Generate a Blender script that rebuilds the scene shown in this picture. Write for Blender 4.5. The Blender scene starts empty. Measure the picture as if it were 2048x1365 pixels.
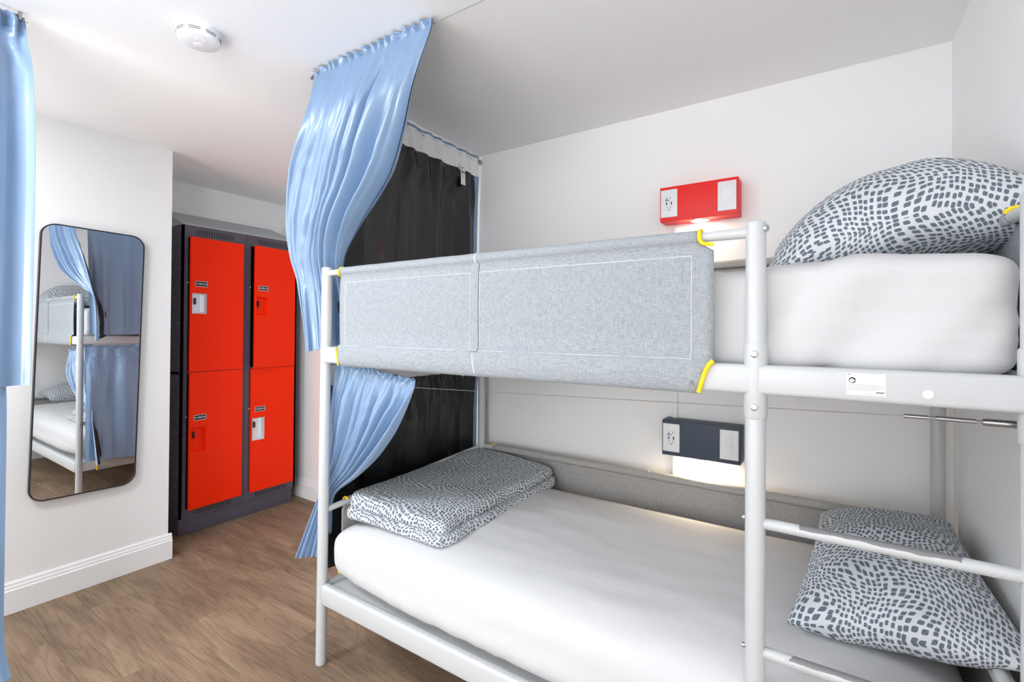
import bpy, bmesh, math, random
from mathutils import Vector, Matrix, noise

random.seed(7)
SC = bpy.context.scene
COL = SC.collection
R = math.radians

# ------------------------------------------------------------------ camera
cam_d = bpy.data.cameras.new('camera')
cam = bpy.data.objects.new('camera', cam_d)
COL.objects.link(cam)
cam_d.sensor_width = 36.0
cam_d.lens = 951.9 / 2048 * 36.0
cam_d.shift_y = -30.75 / 2048
cam_d.clip_start = 0.02
YAW, PITCH, ROLL = 0.58652, 0.00759, -0.00683
fw = Vector((-math.sin(YAW) * math.cos(PITCH), math.cos(YAW) * math.cos(PITCH), math.sin(PITCH)))
rt = Vector((math.cos(YAW), math.sin(YAW), 0))
up = rt.cross(fw)
c_, s_ = math.cos(ROLL), math.sin(ROLL)
rt2 = rt * c_ - up * s_
up2 = rt * s_ + up * c_
M = Matrix((rt2, up2, -fw)).transposed().to_4x4()
M.translation = Vector((1.721, -1.20407, 1.37384))
cam.matrix_world = M
SC.camera = cam

# ------------------------------------------------------------------ colour management, world, lights
SC.view_settings.view_transform = 'Standard'
SC.view_settings.look = 'None'
SC.view_settings.gamma = 1.0
SC.view_settings.use_curve_mapping = False
SC.view_settings.exposure = 0.43
SC.cycles.max_bounces = 14
SC.cycles.diffuse_bounces = 10
SC.cycles.glossy_bounces = 5

world = bpy.data.worlds.new('sky')
SC.world = world
world.use_nodes = True
world.node_tree.nodes['Background'].inputs['Color'].default_value = (0.85, 0.92, 1.0, 1)
world.node_tree.nodes['Background'].inputs['Strength'].default_value = 1.0


def area_light(name, loc, direction, sx, sy, power, color=(1, 1, 1), spread=180):
    d = bpy.data.lights.new(name, 'AREA')
    d.shape = 'RECTANGLE'
    d.size, d.size_y = sx, sy
    d.energy = power
    d.color = color
    d.spread = R(spread)
    o = bpy.data.objects.new(name, d)
    o.location = loc
    o.rotation_euler = Vector(direction).to_track_quat('-Z', 'Y').to_euler()
    COL.objects.link(o)
    return o


# light from two unseen windows; the right-wall one is added to brighten the room
area_light('unseen_window_light', (0.25, -4.94, 1.45), (0, 1, 0.12), 2.3, 1.35, 13, (1.0, 0.985, 0.975))
area_light('unseen_window_light', (2.07, -3.5, 1.45), (-1, 0.1, 0.05), 2.1, 1.35, 84, (0.94, 0.975, 1.0))
# upward fill light, added to stand in for a flash bounced off the ceiling
area_light('bounce_fill', (-0.35, -2.5, 0.7), (0.0, 0.0, 1), 1.6, 1.6, 38, (0.93, 0.97, 1.0))
# downward fill added at the ceiling to even out walls and curtains
area_light('ceiling_fill_light', (-0.5, -1.4, 2.412), (0, 0, -1), 0.55, 0.55, 43, (0.93, 0.97, 1.0))


# ------------------------------------------------------------------ materials
def new_mat(name):
    m = bpy.data.materials.new(name)
    m.use_nodes = True
    nt = m.node_tree
    return m, nt, nt.nodes['Principled BSDF']


def srgb(r, g, b):
    def f(c):
        c /= 255.0
        return c / 12.92 if c <= 0.04045 else ((c + 0.055) / 1.055) ** 2.4
    return (f(r), f(g), f(b), 1)


def mat(name, col, rough=0.5, metal=0.0, spec=0.5, bump=0.0, bscale=200.0, var=0.0, vscale=8.0,
        stretch=None, coat=0.0, sheen=0.0):
    m, nt, b = new_mat(name)
    b.inputs['Base Color'].default_value = col
    b.inputs['Roughness'].default_value = rough
    b.inputs['Metallic'].default_value = metal
    b.inputs['Specular IOR Level'].default_value = spec
    b.inputs['Coat Weight'].default_value = coat
    b.inputs['Sheen Weight'].default_value = sheen
    if bump or var:
        tc = nt.nodes.new('ShaderNodeTexCoord')
        src = tc.outputs['Object']
        if stretch:
            mp = nt.nodes.new('ShaderNodeMapping')
            mp.inputs['Scale'].default_value = stretch
            nt.links.new(src, mp.inputs['Vector'])
            src = mp.outputs['Vector']
    if bump:
        n = nt.nodes.new('ShaderNodeTexNoise')
        n.inputs['Scale'].default_value = bscale
        n.inputs['Detail'].default_value = 3
        nt.links.new(src, n.inputs['Vector'])
        bp = nt.nodes.new('ShaderNodeBump')
        bp.inputs['Strength'].default_value = bump
        bp.inputs['Distance'].default_value = 0.002
        nt.links.new(n.outputs['Fac'], bp.inputs['Height'])
        nt.links.new(bp.outputs['Normal'], b.inputs['Normal'])
    if var:
        n2 = nt.nodes.new('ShaderNodeTexNoise')
        n2.inputs['Scale'].default_value = vscale
        n2.inputs['Detail'].default_value = 4
        nt.links.new(src, n2.inputs['Vector'])
        mx = nt.nodes.new('ShaderNodeMix')
        mx.data_type = 'RGBA'
        mx.inputs[6].default_value = tuple(c * (1 - var) for c in col[:3]) + (1,)
        mx.inputs[7].default_value = tuple(min(1, c * (1 + var)) for c in col[:3]) + (1,)
        nt.links.new(n2.outputs['Fac'], mx.inputs[0])
        nt.links.new(mx.outputs[2], b.inputs['Base Color'])
    return m


def emit(name, col, strength):
    m, nt, b = new_mat(name)
    b.inputs['Base Color'].default_value = col
    b.inputs['Emission Color'].default_value = col
    b.inputs['Emission Strength'].default_value = strength
    return m


def weave_mat(name, c0, c1, rough=0.8, scale=900.0, sheen=0.1):
    """plain woven cloth: two fine crossed thread bands plus slub noise"""
    m, nt, b = new_mat(name)
    b.inputs['Roughness'].default_value = rough
    b.inputs['Specular IOR Level'].default_value = 0.25
    b.inputs['Sheen Weight'].default_value = sheen
    tc = nt.nodes.new('ShaderNodeTexCoord')
    mp1 = nt.nodes.new('ShaderNodeMapping')
    mp1.inputs['Scale'].default_value = (60, 60, scale)
    mp2 = nt.nodes.new('ShaderNodeMapping')
    mp2.inputs['Scale'].default_value = (scale, scale, 60)
    outs = []
    for mp in (mp1, mp2):
        nt.links.new(tc.outputs['Object'], mp.inputs['Vector'])
        n = nt.nodes.new('ShaderNodeTexNoise')
        n.inputs['Scale'].default_value = 1.0
        n.inputs['Detail'].default_value = 2
        nt.links.new(mp.outputs['Vector'], n.inputs['Vector'])
        outs.append(n.outputs['Fac'])
    ad = nt.nodes.new('ShaderNodeMath')
    ad.operation = 'ADD'
    nt.links.new(outs[0], ad.inputs[0])
    nt.links.new(outs[1], ad.inputs[1])
    mr = nt.nodes.new('ShaderNodeMapRange')
    mr.inputs['From Min'].default_value = 0.75
    mr.inputs['From Max'].default_value = 1.25
    nt.links.new(ad.outputs[0], mr.inputs['Value'])
    mx = nt.nodes.new('ShaderNodeMix')
    mx.data_type = 'RGBA'
    mx.inputs[6].default_value = c0
    mx.inputs[7].default_value = c1
    nt.links.new(mr.outputs[0], mx.inputs[0])
    nt.links.new(mx.outputs[2], b.inputs['Base Color'])
    bp = nt.nodes.new('ShaderNodeBump')
    bp.inputs['Strength'].default_value = 0.15
    bp.inputs['Distance'].default_value = 0.001
    nt.links.new(ad.outputs[0], bp.inputs['Height'])
    nt.links.new(bp.outputs['Normal'], b.inputs['Normal'])
    return m


def pattern_mat(name, white, grey, pitch=0.0128, warp=0.020):
    """white cotton printed with small grey lozenges that swirl"""
    m, nt, b = new_mat(name)
    b.inputs['Roughness'].default_value = 0.75
    b.inputs['Specular IOR Level'].default_value = 0.25
    tc = nt.nodes.new('ShaderNodeTexCoord')
    no = nt.nodes.new('ShaderNodeTexNoise')
    no.noise_dimensions = '2D'
    no.inputs['Scale'].default_value = 6.5
    no.inputs['Detail'].default_value = 0.5
    nt.links.new(tc.outputs['UV'], no.inputs['Vector'])
    sub = nt.nodes.new('ShaderNodeVectorMath')
    sub.operation = 'SUBTRACT'
    sub.inputs[1].default_value = (0.5, 0.5, 0.5)
    nt.links.new(no.outputs['Color'], sub.inputs[0])
    sc = nt.nodes.new('ShaderNodeVectorMath')
    sc.operation = 'SCALE'
    sc.inputs['Scale'].default_value = warp * 4
    nt.links.new(sub.outputs[0], sc.inputs[0])
    ad = nt.nodes.new('ShaderNodeVectorMath')
    ad.operation = 'ADD'
    nt.links.new(tc.outputs['UV'], ad.inputs[0])
    nt.links.new(sc.outputs[0], ad.inputs[1])
    vo = nt.nodes.new('ShaderNodeTexVoronoi')
    vo.voronoi_dimensions = '2D'
    vo.distance = 'MINKOWSKI'
    vo.inputs['Exponent'].default_value = 4.0
    vo.feature = 'F1'
    vo.inputs['Scale'].default_value = 1.0 / pitch
    vo.inputs['Randomness'].default_value = 0.38
    shear = nt.nodes.new('ShaderNodeMapping')
    shear.inputs['Rotation'].default_value = (0, 0, 0.7)
    shear.inputs['Scale'].default_value = (1.0, 0.78, 1.0)
    shear2 = nt.nodes.new('ShaderNodeMapping')
    shear2.inputs['Rotation'].default_value = (0, 0, -0.5)
    nt.links.new(ad.outputs[0], shear.inputs['Vector'])
    nt.links.new(shear.outputs[0], shear2.inputs['Vector'])
    nt.links.new(shear2.outputs[0], vo.inputs['Vector'])
    mr = nt.nodes.new('ShaderNodeMapRange')
    mr.inputs['From Min'].default_value = 0.30
    mr.inputs['From Max'].default_value = 0.36
    mr.inputs['To Min'].default_value = 1.0
    mr.inputs['To Max'].default_value = 0.0
    nt.links.new(vo.outputs['Distance'], mr.inputs['Value'])
    mx = nt.nodes.new('ShaderNodeMix')
    mx.data_type = 'RGBA'
    mx.inputs[6].default_value = white
    mx.inputs[7].default_value = grey
    nt.links.new(mr.outputs[0], mx.inputs[0])
    nt.links.new(mx.outputs[2], b.inputs['Base Color'])
    n2 = nt.nodes.new('ShaderNodeTexNoise')
    n2.inputs['Scale'].default_value = 14
    n2.inputs['Detail'].default_value = 4
    nt.links.new(tc.outputs['Object'], n2.inputs['Vector'])
    bp = nt.nodes.new('ShaderNodeBump')
    bp.inputs['Strength'].default_value = 0.25
    bp.inputs['Distance'].default_value = 0.01
    nt.links.new(n2.outputs['Fac'], bp.inputs['Height'])
    nt.links.new(bp.outputs['Normal'], b.inputs['Normal'])
    return m


def wood_mat(name):
    m, nt, b = new_mat(name)
    N, L = nt.nodes, nt.links
    tc = N.new('ShaderNodeTexCoord')
    oi = N.new('ShaderNodeObjectInfo')
    rnd = N.new('ShaderNodeVectorMath')
    rnd.operation = 'SCALE'
    rnd.inputs[0].default_value = (37.0, 11.0, 5.0)
    L.new(oi.outputs['Random'], rnd.inputs['Scale'])
    ad = N.new('ShaderNodeVectorMath')
    ad.operation = 'ADD'
    L.new(tc.outputs['Object'], ad.inputs[0])
    L.new(rnd.outputs[0], ad.inputs[1])
    # broad cathedral figure: distorted bands of a stretched noise
    mp = N.new('ShaderNodeMapping')
    mp.inputs['Scale'].default_value = (1.1, 6.5, 1)
    L.new(ad.outputs[0], mp.inputs['Vector'])
    n1 = N.new('ShaderNodeTexNoise')
    n1.inputs['Scale'].default_value = 1.3
    n1.inputs['Detail'].default_value = 1.5
    n1.inputs['Distortion'].default_value = 0.6
    L.new(mp.outputs[0], n1.inputs['Vector'])
    mul = N.new('ShaderNodeMath')
    mul.operation = 'MULTIPLY'
    mul.inputs[1].default_value = 44.0
    L.new(n1.outputs['Fac'], mul.inputs[0])
    sn = N.new('ShaderNodeMath')
    sn.operation = 'SINE'
    L.new(mul.outputs[0], sn.inputs[0])
    ring = N.new('ShaderNodeMapRange')
    ring.inputs['From Min'].default_value = -1.0
    ring.inputs['From Max'].default_value = -0.1
    L.new(sn.outputs[0], ring.inputs['Value'])
    # fine pores
    mp2 = N.new('ShaderNodeMapping')
    mp2.inputs['Scale'].default_value = (7, 190, 1)
    L.new(ad.outputs[0], mp2.inputs['Vector'])
    n2 = N.new('ShaderNodeTexNoise')
    n2.inputs['Scale'].default_value = 1.0
    n2.inputs['Detail'].default_value = 4
    L.new(mp2.outputs[0], n2.inputs['Vector'])
    # slow tone
    mp3 = N.new('ShaderNodeMapping')
    mp3.inputs['Scale'].default_value = (1.2, 6, 1)
    L.new(ad.outputs[0], mp3.inputs['Vector'])
    n3 = N.new('ShaderNodeTexNoise')
    n3.inputs['Scale'].default_value = 1.5
    n3.inputs['Detail'].default_value = 3
    L.new(mp3.outputs[0], n3.inputs['Vector'])
    r1 = N.new('ShaderNodeValToRGB')
    r1.color_ramp.elements[0].position = 0.3
    r1.color_ramp.elements[0].color = srgb(122, 101, 82)
    r1.color_ramp.elements[1].position = 0.72
    r1.color_ramp.elements[1].color = srgb(156, 132, 107)
    L.new(n3.outputs['Fac'], r1.inputs['Fac'])
    m1 = N.new('ShaderNodeMix')
    m1.data_type = 'RGBA'
    m1.blend_type = 'MULTIPLY'
    m1.inputs[0].default_value = 0.16
    L.new(r1.outputs['Color'], m1.inputs[6])
    L.new(ring.outputs[0], m1.inputs[7])
    m2 = N.new('ShaderNodeMix')
    m2.data_type = 'RGBA'
    m2.blend_type = 'MULTIPLY'
    m2.inputs[0].default_value = 0.5
    r2 = N.new('ShaderNodeValToRGB')
    r2.color_ramp.elements[0].position = 0.32
    r2.color_ramp.elements[0].color = (0.35, 0.32, 0.3, 1)
    r2.color_ramp.elements[1].position = 0.55
    r2.color_ramp.elements[1].color = (1, 1, 1, 1)
    L.new(n2.outputs['Fac'], r2.inputs['Fac'])
    L.new(m1.outputs[2], m2.inputs[6])
    L.new(r2.outputs['Color'], m2.inputs[7])
    # plank-to-plank tone
    hs = N.new('ShaderNodeHueSaturation')
    mrv = N.new('ShaderNodeMapRange')
    mrv.inputs['To Min'].default_value = 0.96
    mrv.inputs['To Max'].default_value = 1.04
    L.new(oi.outputs['Random'], mrv.inputs['Value'])
    L.new(mrv.outputs[0], hs.inputs['Value'])
    L.new(m2.outputs[2], hs.inputs['Color'])
    L.new(hs.outputs[0], b.inputs['Base Color'])
    b.inputs['Roughness'].default_value = 0.55
    b.inputs['Specular IOR Level'].default_value = 0.35
    bp = N.new('ShaderNodeBump')
    bp.inputs['Strength'].default_value = 0.12
    bp.inputs['Distance'].default_value = 0.001
    L.new(n2.outputs['Fac'], bp.inputs['Height'])
    L.new(bp.outputs['Normal'], b.inputs['Normal'])
    return m


def rung_mat(name, x0, x1):
    """white enamel, worn to grey metal along the top of the tread"""
    m, nt, b = new_mat(name)
    N, L = nt.nodes, nt.links
    tc = N.new('ShaderNodeTexCoord')
    se = N.new('ShaderNodeSeparateXYZ')
    L.new(tc.outputs['Object'], se.inputs[0])
    no = N.new('ShaderNodeTexNoise')
    no.inputs['Scale'].default_value = 22
    no.inputs['Detail'].default_value = 5
    L.new(tc.outputs['Object'], no.inputs['Vector'])

    def math2(op, a, bb):
        n = N.new('ShaderNodeMath')
        n.operation = op
        for i, v in enumerate((a, bb)):
            if isinstance(v, (int, float)):
                n.inputs[i].default_value = v
            else:
                L.new(v, n.inputs[i])
        return n.outputs[0]
    zz = math2('ADD', se.outputs['Z'], math2('MULTIPLY', math2('SUBTRACT', no.outputs['Fac'], 0.5), 0.012))
    a = math2('GREATER_THAN', zz, 0.0058)
    xx = math2('ADD', se.outputs['X'], math2('MULTIPLY', math2('SUBTRACT', no.outputs['Fac'], 0.5), 0.10))
    bmask = math2('MULTIPLY', math2('GREATER_THAN', xx, x0), math2('LESS_THAN', xx, x1))
    mask = math2('MULTIPLY', a, bmask)
    mx = N.new('ShaderNodeMix')
    mx.data_type = 'RGBA'
    mx.inputs[6].default_value = (0.55, 0.56, 0.57, 1)
    mx.inputs[7].default_value = srgb(128, 128, 130)
    L.new(mask, mx.inputs[0])
    L.new(mx.outputs[2], b.inputs['Base Color'])
    b.inputs['Roughness'].default_value = 0.35
    return m


MAT = {}
MAT['wall'] = mat('wall_paint', (0.89, 0.89, 0.885, 1), 0.65, bump=0.12, bscale=260, spec=0.3)
MAT['ceiling'] = mat('ceiling_paint', (0.88, 0.88, 0.88, 1), 0.8, bump=0.15, bscale=180, spec=0.2)
MAT['trim'] = mat('trim_paint', (0.88, 0.88, 0.88, 1), 0.4)
MAT['floor_base'] = mat('floor_joint', srgb(70, 58, 48), 0.8)
MAT['wood'] = wood_mat('oak_vinyl_plank')
MAT['enamel'] = mat('white_enamel', (0.55, 0.56, 0.57, 1), 0.32, bump=0.03, bscale=90)
MAT['guard'] = weave_mat('light_grey_weave', srgb(134, 139, 144), srgb(168, 173, 177))
MAT['guard_brightened'] = weave_mat('brightened_grey_weave', srgb(152, 149, 146), srgb(186, 183, 179))  # guard weave lightened in colour to offset the dim light inside the bunks
MAT['stitch'] = mat('white_thread', (0.85, 0.85, 0.85, 1), 0.7)
MAT['yellow'] = mat('yellow_binding', srgb(250, 212, 10), 0.6, bump=0.1, bscale=800)
MAT['sheet'] = mat('white_sheet', (0.61, 0.61, 0.62, 1), 0.75, spec=0.2, bump=0.35, bscale=22, stretch=(1, 2.2, 1))
MAT['pattern'] = pattern_mat('swirl_print_cotton', srgb(206, 210, 214), srgb(98, 109, 119))
MAT['blue'] = mat('blue_satin', (0.185, 0.295, 0.465, 1), 0.28, spec=1.0, bump=0.25, bscale=18, sheen=0.12)
MAT['lining'] = mat('black_lining', (0.007, 0.0075, 0.009, 1), 0.27, spec=0.55, bump=0.3, bscale=24)
MAT['heading'] = weave_mat('white_heading_tape', srgb(225, 225, 226), srgb(250, 250, 250))
MAT['paper'] = mat('white_label', (0.82, 0.82, 0.82, 1), 0.6)
MAT['ink'] = mat('black_ink', (0.02, 0.02, 0.025, 1), 0.5)
MAT['grey_ink'] = mat('grey_ink', (0.35, 0.35, 0.36, 1), 0.6)
MAT['steel'] = mat('brushed_steel', (0.42, 0.40, 0.40, 1), 0.3, metal=1.0)
MAT['bolt'] = mat('zinc_bolt', (0.62, 0.64, 0.66, 1), 0.3, metal=1.0)
MAT['locker_red'] = mat('red_orange_enamel', srgb(245, 44, 0), 0.40, bump=0.04, bscale=500, spec=0.14)
MAT['locker_grey'] = mat('charcoal_enamel', srgb(84, 79, 90), 0.45, bump=0.05, bscale=400)
MAT['hood_grey'] = mat('light_grey_enamel', srgb(168, 176, 177), 0.45, bump=0.05, bscale=400)
MAT['black'] = mat('black_void', (0.006, 0.006, 0.007, 1), 0.6)
MAT['lock_plate'] = mat('bright_zinc_cup', (0.75, 0.78, 0.80, 1), 0.35, metal=0.4)
MAT['box_red'] = mat('red_painted_wood', srgb(236, 26, 20), 0.45, bump=0.06, bscale=300)
MAT['box_navy'] = mat('navy_painted_wood', srgb(52, 64, 82), 0.5, bump=0.06, bscale=300)
MAT['plastic'] = mat('white_plastic', (0.80, 0.80, 0.81, 1), 0.3)
MAT['plastic_dark'] = mat('dark_slot', (0.012, 0.012, 0.015, 1), 0.4)
MAT['blue_led'] = mat('blue_port', (0.05, 0.05, 0.45, 1), 0.3)
MAT['mirror_frame'] = mat('black_mirror_frame', (0.02, 0.016, 0.026, 1), 0.35)
MAT['mirror'] = mat('mirror_glass', (0.82, 0.83, 0.83, 1), 0.0, metal=1.0)
MAT['lens'] = emit('warm_lamp_lens', (1.0, 0.82, 0.58, 1), 9.0)


# ------------------------------------------------------------------ object helpers
def tag(o, label=None, cat=None, group=None, kind=None):
    if label:
        o['label'] = label
    if cat:
        o['category'] = cat
    if group:
        o['group'] = group
    if kind:
        o['kind'] = kind
    return o


def thing(name, label, cat, loc=(0, 0, 0), group=None):
    o = bpy.data.objects.new(name, None)
    o.empty_display_size = 0.05
    o.location = loc
    COL.objects.link(o)
    return tag(o, label, cat, group)


class MB:
    """collects geometry, then links it as one mesh object"""

    def __init__(self):
        self.v, self.f, self.uv = [], [], None

    def add(self, verts, faces):
        n = len(self.v)
        self.v += [Vector(p) for p in verts]
        self.f += [tuple(i + n for i in f) for f in faces]

    def box(self, x0, x1, y0, y1, z0, z1, bev=0.0):
        if bev <= 0:
            self.add([(x0, y0, z0), (x1, y0, z0), (x1, y1, z0), (x0, y1, z0),
                      (x0, y0, z1), (x1, y0, z1), (x1, y1, z1), (x0, y1, z1)],
                     [(0, 3, 2, 1), (4, 5, 6, 7), (0, 1, 5, 4), (1, 2, 6, 5), (2, 3, 7, 6), (3, 0, 4, 7)])
            return self
        bm = bmesh.new()
        bmesh.ops.create_cube(bm, size=1.0)
        for p in bm.verts:
            p.co = Vector((x0 + (p.co.x + .5) * (x1 - x0), y0 + (p.co.y + .5) * (y1 - y0), z0 + (p.co.z + .5) * (z1 - z0)))
        bmesh.ops.bevel(bm, geom=bm.edges[:], offset=bev, segments=3, affect='EDGES', profile=0.5)
        self.from_bm(bm)
        return self

    def from_bm(self, bm):
        bm.verts.index_update()
        self.add([p.co.copy() for p in bm.verts], [tuple(q.index for q in f.verts) for f in bm.faces])
        bm.free()

    def tube(self, pts, rad, n=14, caps=True):
        pts = [Vector(p) for p in pts]
        rads = rad if isinstance(rad, (list, tuple)) else [rad] * len(pts)
        rings = []
        prev = None
        for i, p in enumerate(pts):
            a = pts[max(0, i - 1)]
            b = pts[min(len(pts) - 1, i + 1)]
            t = (b - a).normalized()
            if prev is None:
                x = t.orthogonal().normalized()
            else:
                x = (prev - t * prev.dot(t)).normalized()
            prev = x
            y = t.cross(x)
            rings.append([p + (x * math.cos(2 * math.pi * k / n) + y * math.sin(2 * math.pi * k / n)) * rads[i] for k in range(n)])
        base = len(self.v)
        for r in rings:
            self.v += r
        for i in range(len(rings) - 1):
            for k in range(n):
                a = base + i * n + k
                b = base + i * n + (k + 1) % n
                self.f.append((a, b, b + n, a + n))
        if caps:
            self.f.append(tuple(base + k for k in reversed(range(n))))
            e = base + (len(rings) - 1) * n
            self.f.append(tuple(e + k for k in range(n)))
        return self

    def lathe(self, prof, centre, axis='Z', n=40):
        """prof: list of (radius, height) revolved about axis"""
        c = Vector(centre)
        base = len(self.v)
        for r, h in prof:
            for k in range(n):
                a = 2 * math.pi * k / n
                x, y = r * math.cos(a), r * math.sin(a)
                p = {'Z': (x, y, h), 'Y': (x, h, y), 'X': (h, x, y)}[axis]
                self.v.append(c + Vector(p))
        for i in range(len(prof) - 1):
            for k in range(n):
                a = base + i * n + k
                b = base + i * n + (k + 1) % n
                self.f.append((a, b, b + n, a + n))
        self.f.append(tuple(base + k for k in reversed(range(n))))
        e = base + (len(prof) - 1) * n
        self.f.append(tuple(e + k for k in range(n)))
        return self

    def grid(self, fn, nu, nv):
        base = len(self.v)
        for j in range(nv + 1):
            for i in range(nu + 1):
                self.v.append(Vector(fn(i / nu, j / nv)))
        w = nu + 1
        for j in range(nv):
            for i in range(nu):
                a = base + j * w + i
                self.f.append((a, a + 1, a + w + 1, a + w))
        return self

    def build(self, name, material, parent=None, smooth=True, angle=40, kind=None, label=None, off=None):
        me = bpy.data.meshes.new(name)
        me.from_pydata([tuple(p) for p in self.v], [], self.f)
        me.validate()
        bm = bmesh.new()
        bm.from_mesh(me)
        bmesh.ops.recalc_face_normals(bm, faces=bm.faces[:])
        bm.to_mesh(me)
        bm.free()
        return link_mesh(name, me, material, parent, smooth, angle, kind, label, off)


def link_mesh(name, me, material, parent=None, smooth=True, angle=40, kind=None, label=None, off=None):
    if material is not None and not me.materials:
        me.materials.append(MAT[material] if isinstance(material, str) else material)
    if smooth:
        me.polygons.foreach_set('use_smooth', [True] * len(me.polygons))
        me.set_sharp_from_angle(angle=R(angle))
    o = bpy.data.objects.new(name, me)
    COL.objects.link(o)
    if parent is not None:
        o.parent = parent
        if parent.parent is not None:
            gl = parent.location + parent.parent.location
        else:
            gl = parent.location
        # meshes are written in world coordinates: undo the parent's offset
        o.location = -Vector(gl) if off is None else off
        if parent.type == 'MESH':
            o.location = Vector((0, 0, 0)) if off is None else off
    if kind:
        o['kind'] = kind
    if label:
        o['label'] = label
    return o


def text_obj(name, body, size, material, parent, matrix, depth=0.0004):
    cu = bpy.data.curves.new(name, 'FONT')
    cu.body = body
    cu.size = size
    cu.align_x = 'CENTER'
    cu.align_y = 'CENTER'
    cu.extrude = depth
    cu.resolution_u = 2
    tmp = bpy.data.objects.new(name, cu)
    me = bpy.data.meshes.new_from_object(tmp)
    bpy.data.objects.remove(tmp)
    me.transform(matrix)
    return link_mesh(name, me, material, parent, smooth=False)


# ------------------------------------------------------------------ room shell
XM, XA, XR = -1.537, -2.183, 2.091      # mirror wall, alcove wall, right wall
YB, YE, YF = 1.092, 0.03, -5.0          # bed wall, end of the mirror wall, wall behind the camera
HC = 2.424

ceil = MB().box(XA - .1, XR + .1, YF - .1, YB + .1, HC, HC + .1).build('ceiling', 'ceiling', smooth=False)
tag(ceil, kind='structure')
o = MB().box(XA, XR + .1, YB, YB + .1, 0, HC).build('wall_back', 'wall', smooth=False)
tag(o, kind='structure')
m = MB()
m.box(XR, XR + .1, -2.4, YB, 0, HC)
m.box(XR, XR + .1, YF, -4.6, 0, HC)
m.box(XR, XR + .1, -4.6, -2.4, 0, .75)
m.box(XR, XR + .1, -4.6, -2.4, 2.15, HC)
o = m.build('wall_right', 'wall', smooth=False)
tag(o, kind='structure')
o = MB().box(XA - .1, XA, YE, YB + .1, 0, HC).build('wall_alcove', 'wall', smooth=False)
tag(o, kind='structure')
o = MB().box(XA - .1, XM, YF, YE, 0, HC).build('wall_left', 'wall', smooth=False)
tag(o, kind='structure')
# wall behind the photographer with its window opening
wx0, wx1, wz0, wz1 = -0.95, 1.45, 0.75, 2.15
m = MB()
m.box(XA - .1, wx0, YF - .1, YF, 0, HC)
m.box(wx1, XR + .1, YF - .1, YF, 0, HC)
m.box(wx0, wx1, YF - .1, YF, 0, wz0)
m.box(wx0, wx1, YF - .1, YF, wz1, HC)
tag(m.build('wall_front', 'wall', smooth=False), kind='structure')
m = MB()
for x in (wx0, (wx0 + wx1) / 2 - .02, wx1 - .04):
    m.box(x, x + .04, YF - .09, YF - .04, wz0, wz1)
m.box(wx0, wx1, YF - .09, YF - .04, wz0, wz0 + .04)
m.box(wx0, wx1, YF - .09, YF - .04, wz1 - .04, wz1)
tag(m.build('window_1', 'trim', smooth=False), kind='structure')
m = MB()
for y in (-4.6, -3.52, -2.44):
    m.box(XR + .04, XR + .09, y, y + .04, wz0, wz1)
m.box(XR + .04, XR + .09, -4.6, -2.4, wz0, wz0 + .04)
m.box(XR + .04, XR + .09, -4.6, -2.4, wz1 - .04, wz1)
tag(m.build('added_window', 'trim', smooth=False), kind='structure')  # unseen right-wall window, added for the light it sends across the room

# floor: dark joint bed, one object per plank
floor = MB().box(XA - .1, XR + .1, YF - .1, YB + .1, -.06, -.003).build('floor', 'floor_base', smooth=False)
tag(floor, kind='structure')
PW, PL = 0.184, 1.22
mb = MB()
hx, hy, bv = PL / 2 - .0004, PW / 2 - .0004, .0008
mb.add([(-hx, -hy, -.003), (hx, -hy, -.003), (hx, hy, -.003), (-hx, hy, -.003),
        (-hx, -hy, -bv), (hx, -hy, -bv), (hx, hy, -bv), (-hx, hy, -bv),
        (-hx + bv, -hy + bv, 0), (hx - bv, -hy + bv, 0), (hx - bv, hy - bv, 0), (-hx + bv, hy - bv, 0)],
       [(0, 1, 5, 4), (1, 2, 6, 5), (2, 3, 7, 6), (3, 0, 4, 7), (4, 5, 9, 8), (5, 6, 10, 9), (6, 7, 11, 10), (7, 4, 8, 11), (8, 9, 10, 11)])
plank0 = mb.build('floor_plank', 'wood', floor, smooth=False)
pm = plank0.data
first = True
row = 0
y = YF + PW / 2
while y < YB + PW / 2:
    x = XA + ((row * 0.43) % 1.0) * PL - PL / 2
    while x < XR + PL / 2:
        if first:
            p, first = plank0, False
        else:
            p = plank0.copy()
            COL.objects.link(p)
            p.parent = floor
        p.location = (x, y, 0)
        x += PL
    y += PW
    row += 1


def baseboard(name, p0, p1, out, h=0.148):
    """moulded board from p0 to p1, its face pushed along out"""
    prof = [(0, 0), (.017, 0), (.017, .108), (.013, .114), (.013, .122), (.009, .130), (.008, .140), (.003, h), (0, h)]
    p0, p1, out = Vector(p0), Vector(p1), Vector(out)
    m = MB()
    n = len(prof)
    vs = [p + out * a + Vector((0, 0, b)) for p in (p0, p1) for a, b in prof]
    fs = [(i, (i + 1) % n, n + (i + 1) % n, n + i) for i in range(n)]
    fs += [tuple(range(n)), tuple(range(2 * n - 1, n - 1, -1))]
    m.add(vs, fs)
    return tag(m.build(name, 'trim', smooth=False), kind='structure')


baseboard('baseboard_left', (XM, YF, 0), (XM, YE + .017, 0), (1, 0, 0))
baseboard('baseboard_back', (XA, YB, 0), (XR, YB, 0), (0, -1, 0))
baseboard('baseboard_right', (XR, YF, 0), (XR, YB, 0), (-1, 0, 0))
# cable raceways
tag(MB().box(1.112, 1.134, YB - .014, YB, .15, 1.86, .002).build('trim_1', 'trim'), kind='structure')
tag(MB().box(XR - .016, XR, YB - .042, YB, .15, 1.62, .002).build('trim_2', 'trim'), kind='structure')

# ------------------------------------------------------------------ bunk bed
bed = thing('bunk_bed', 'white tubular metal bunk bed with light grey fabric guards and a ladder', 'bed')
RL = 0.0210


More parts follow.
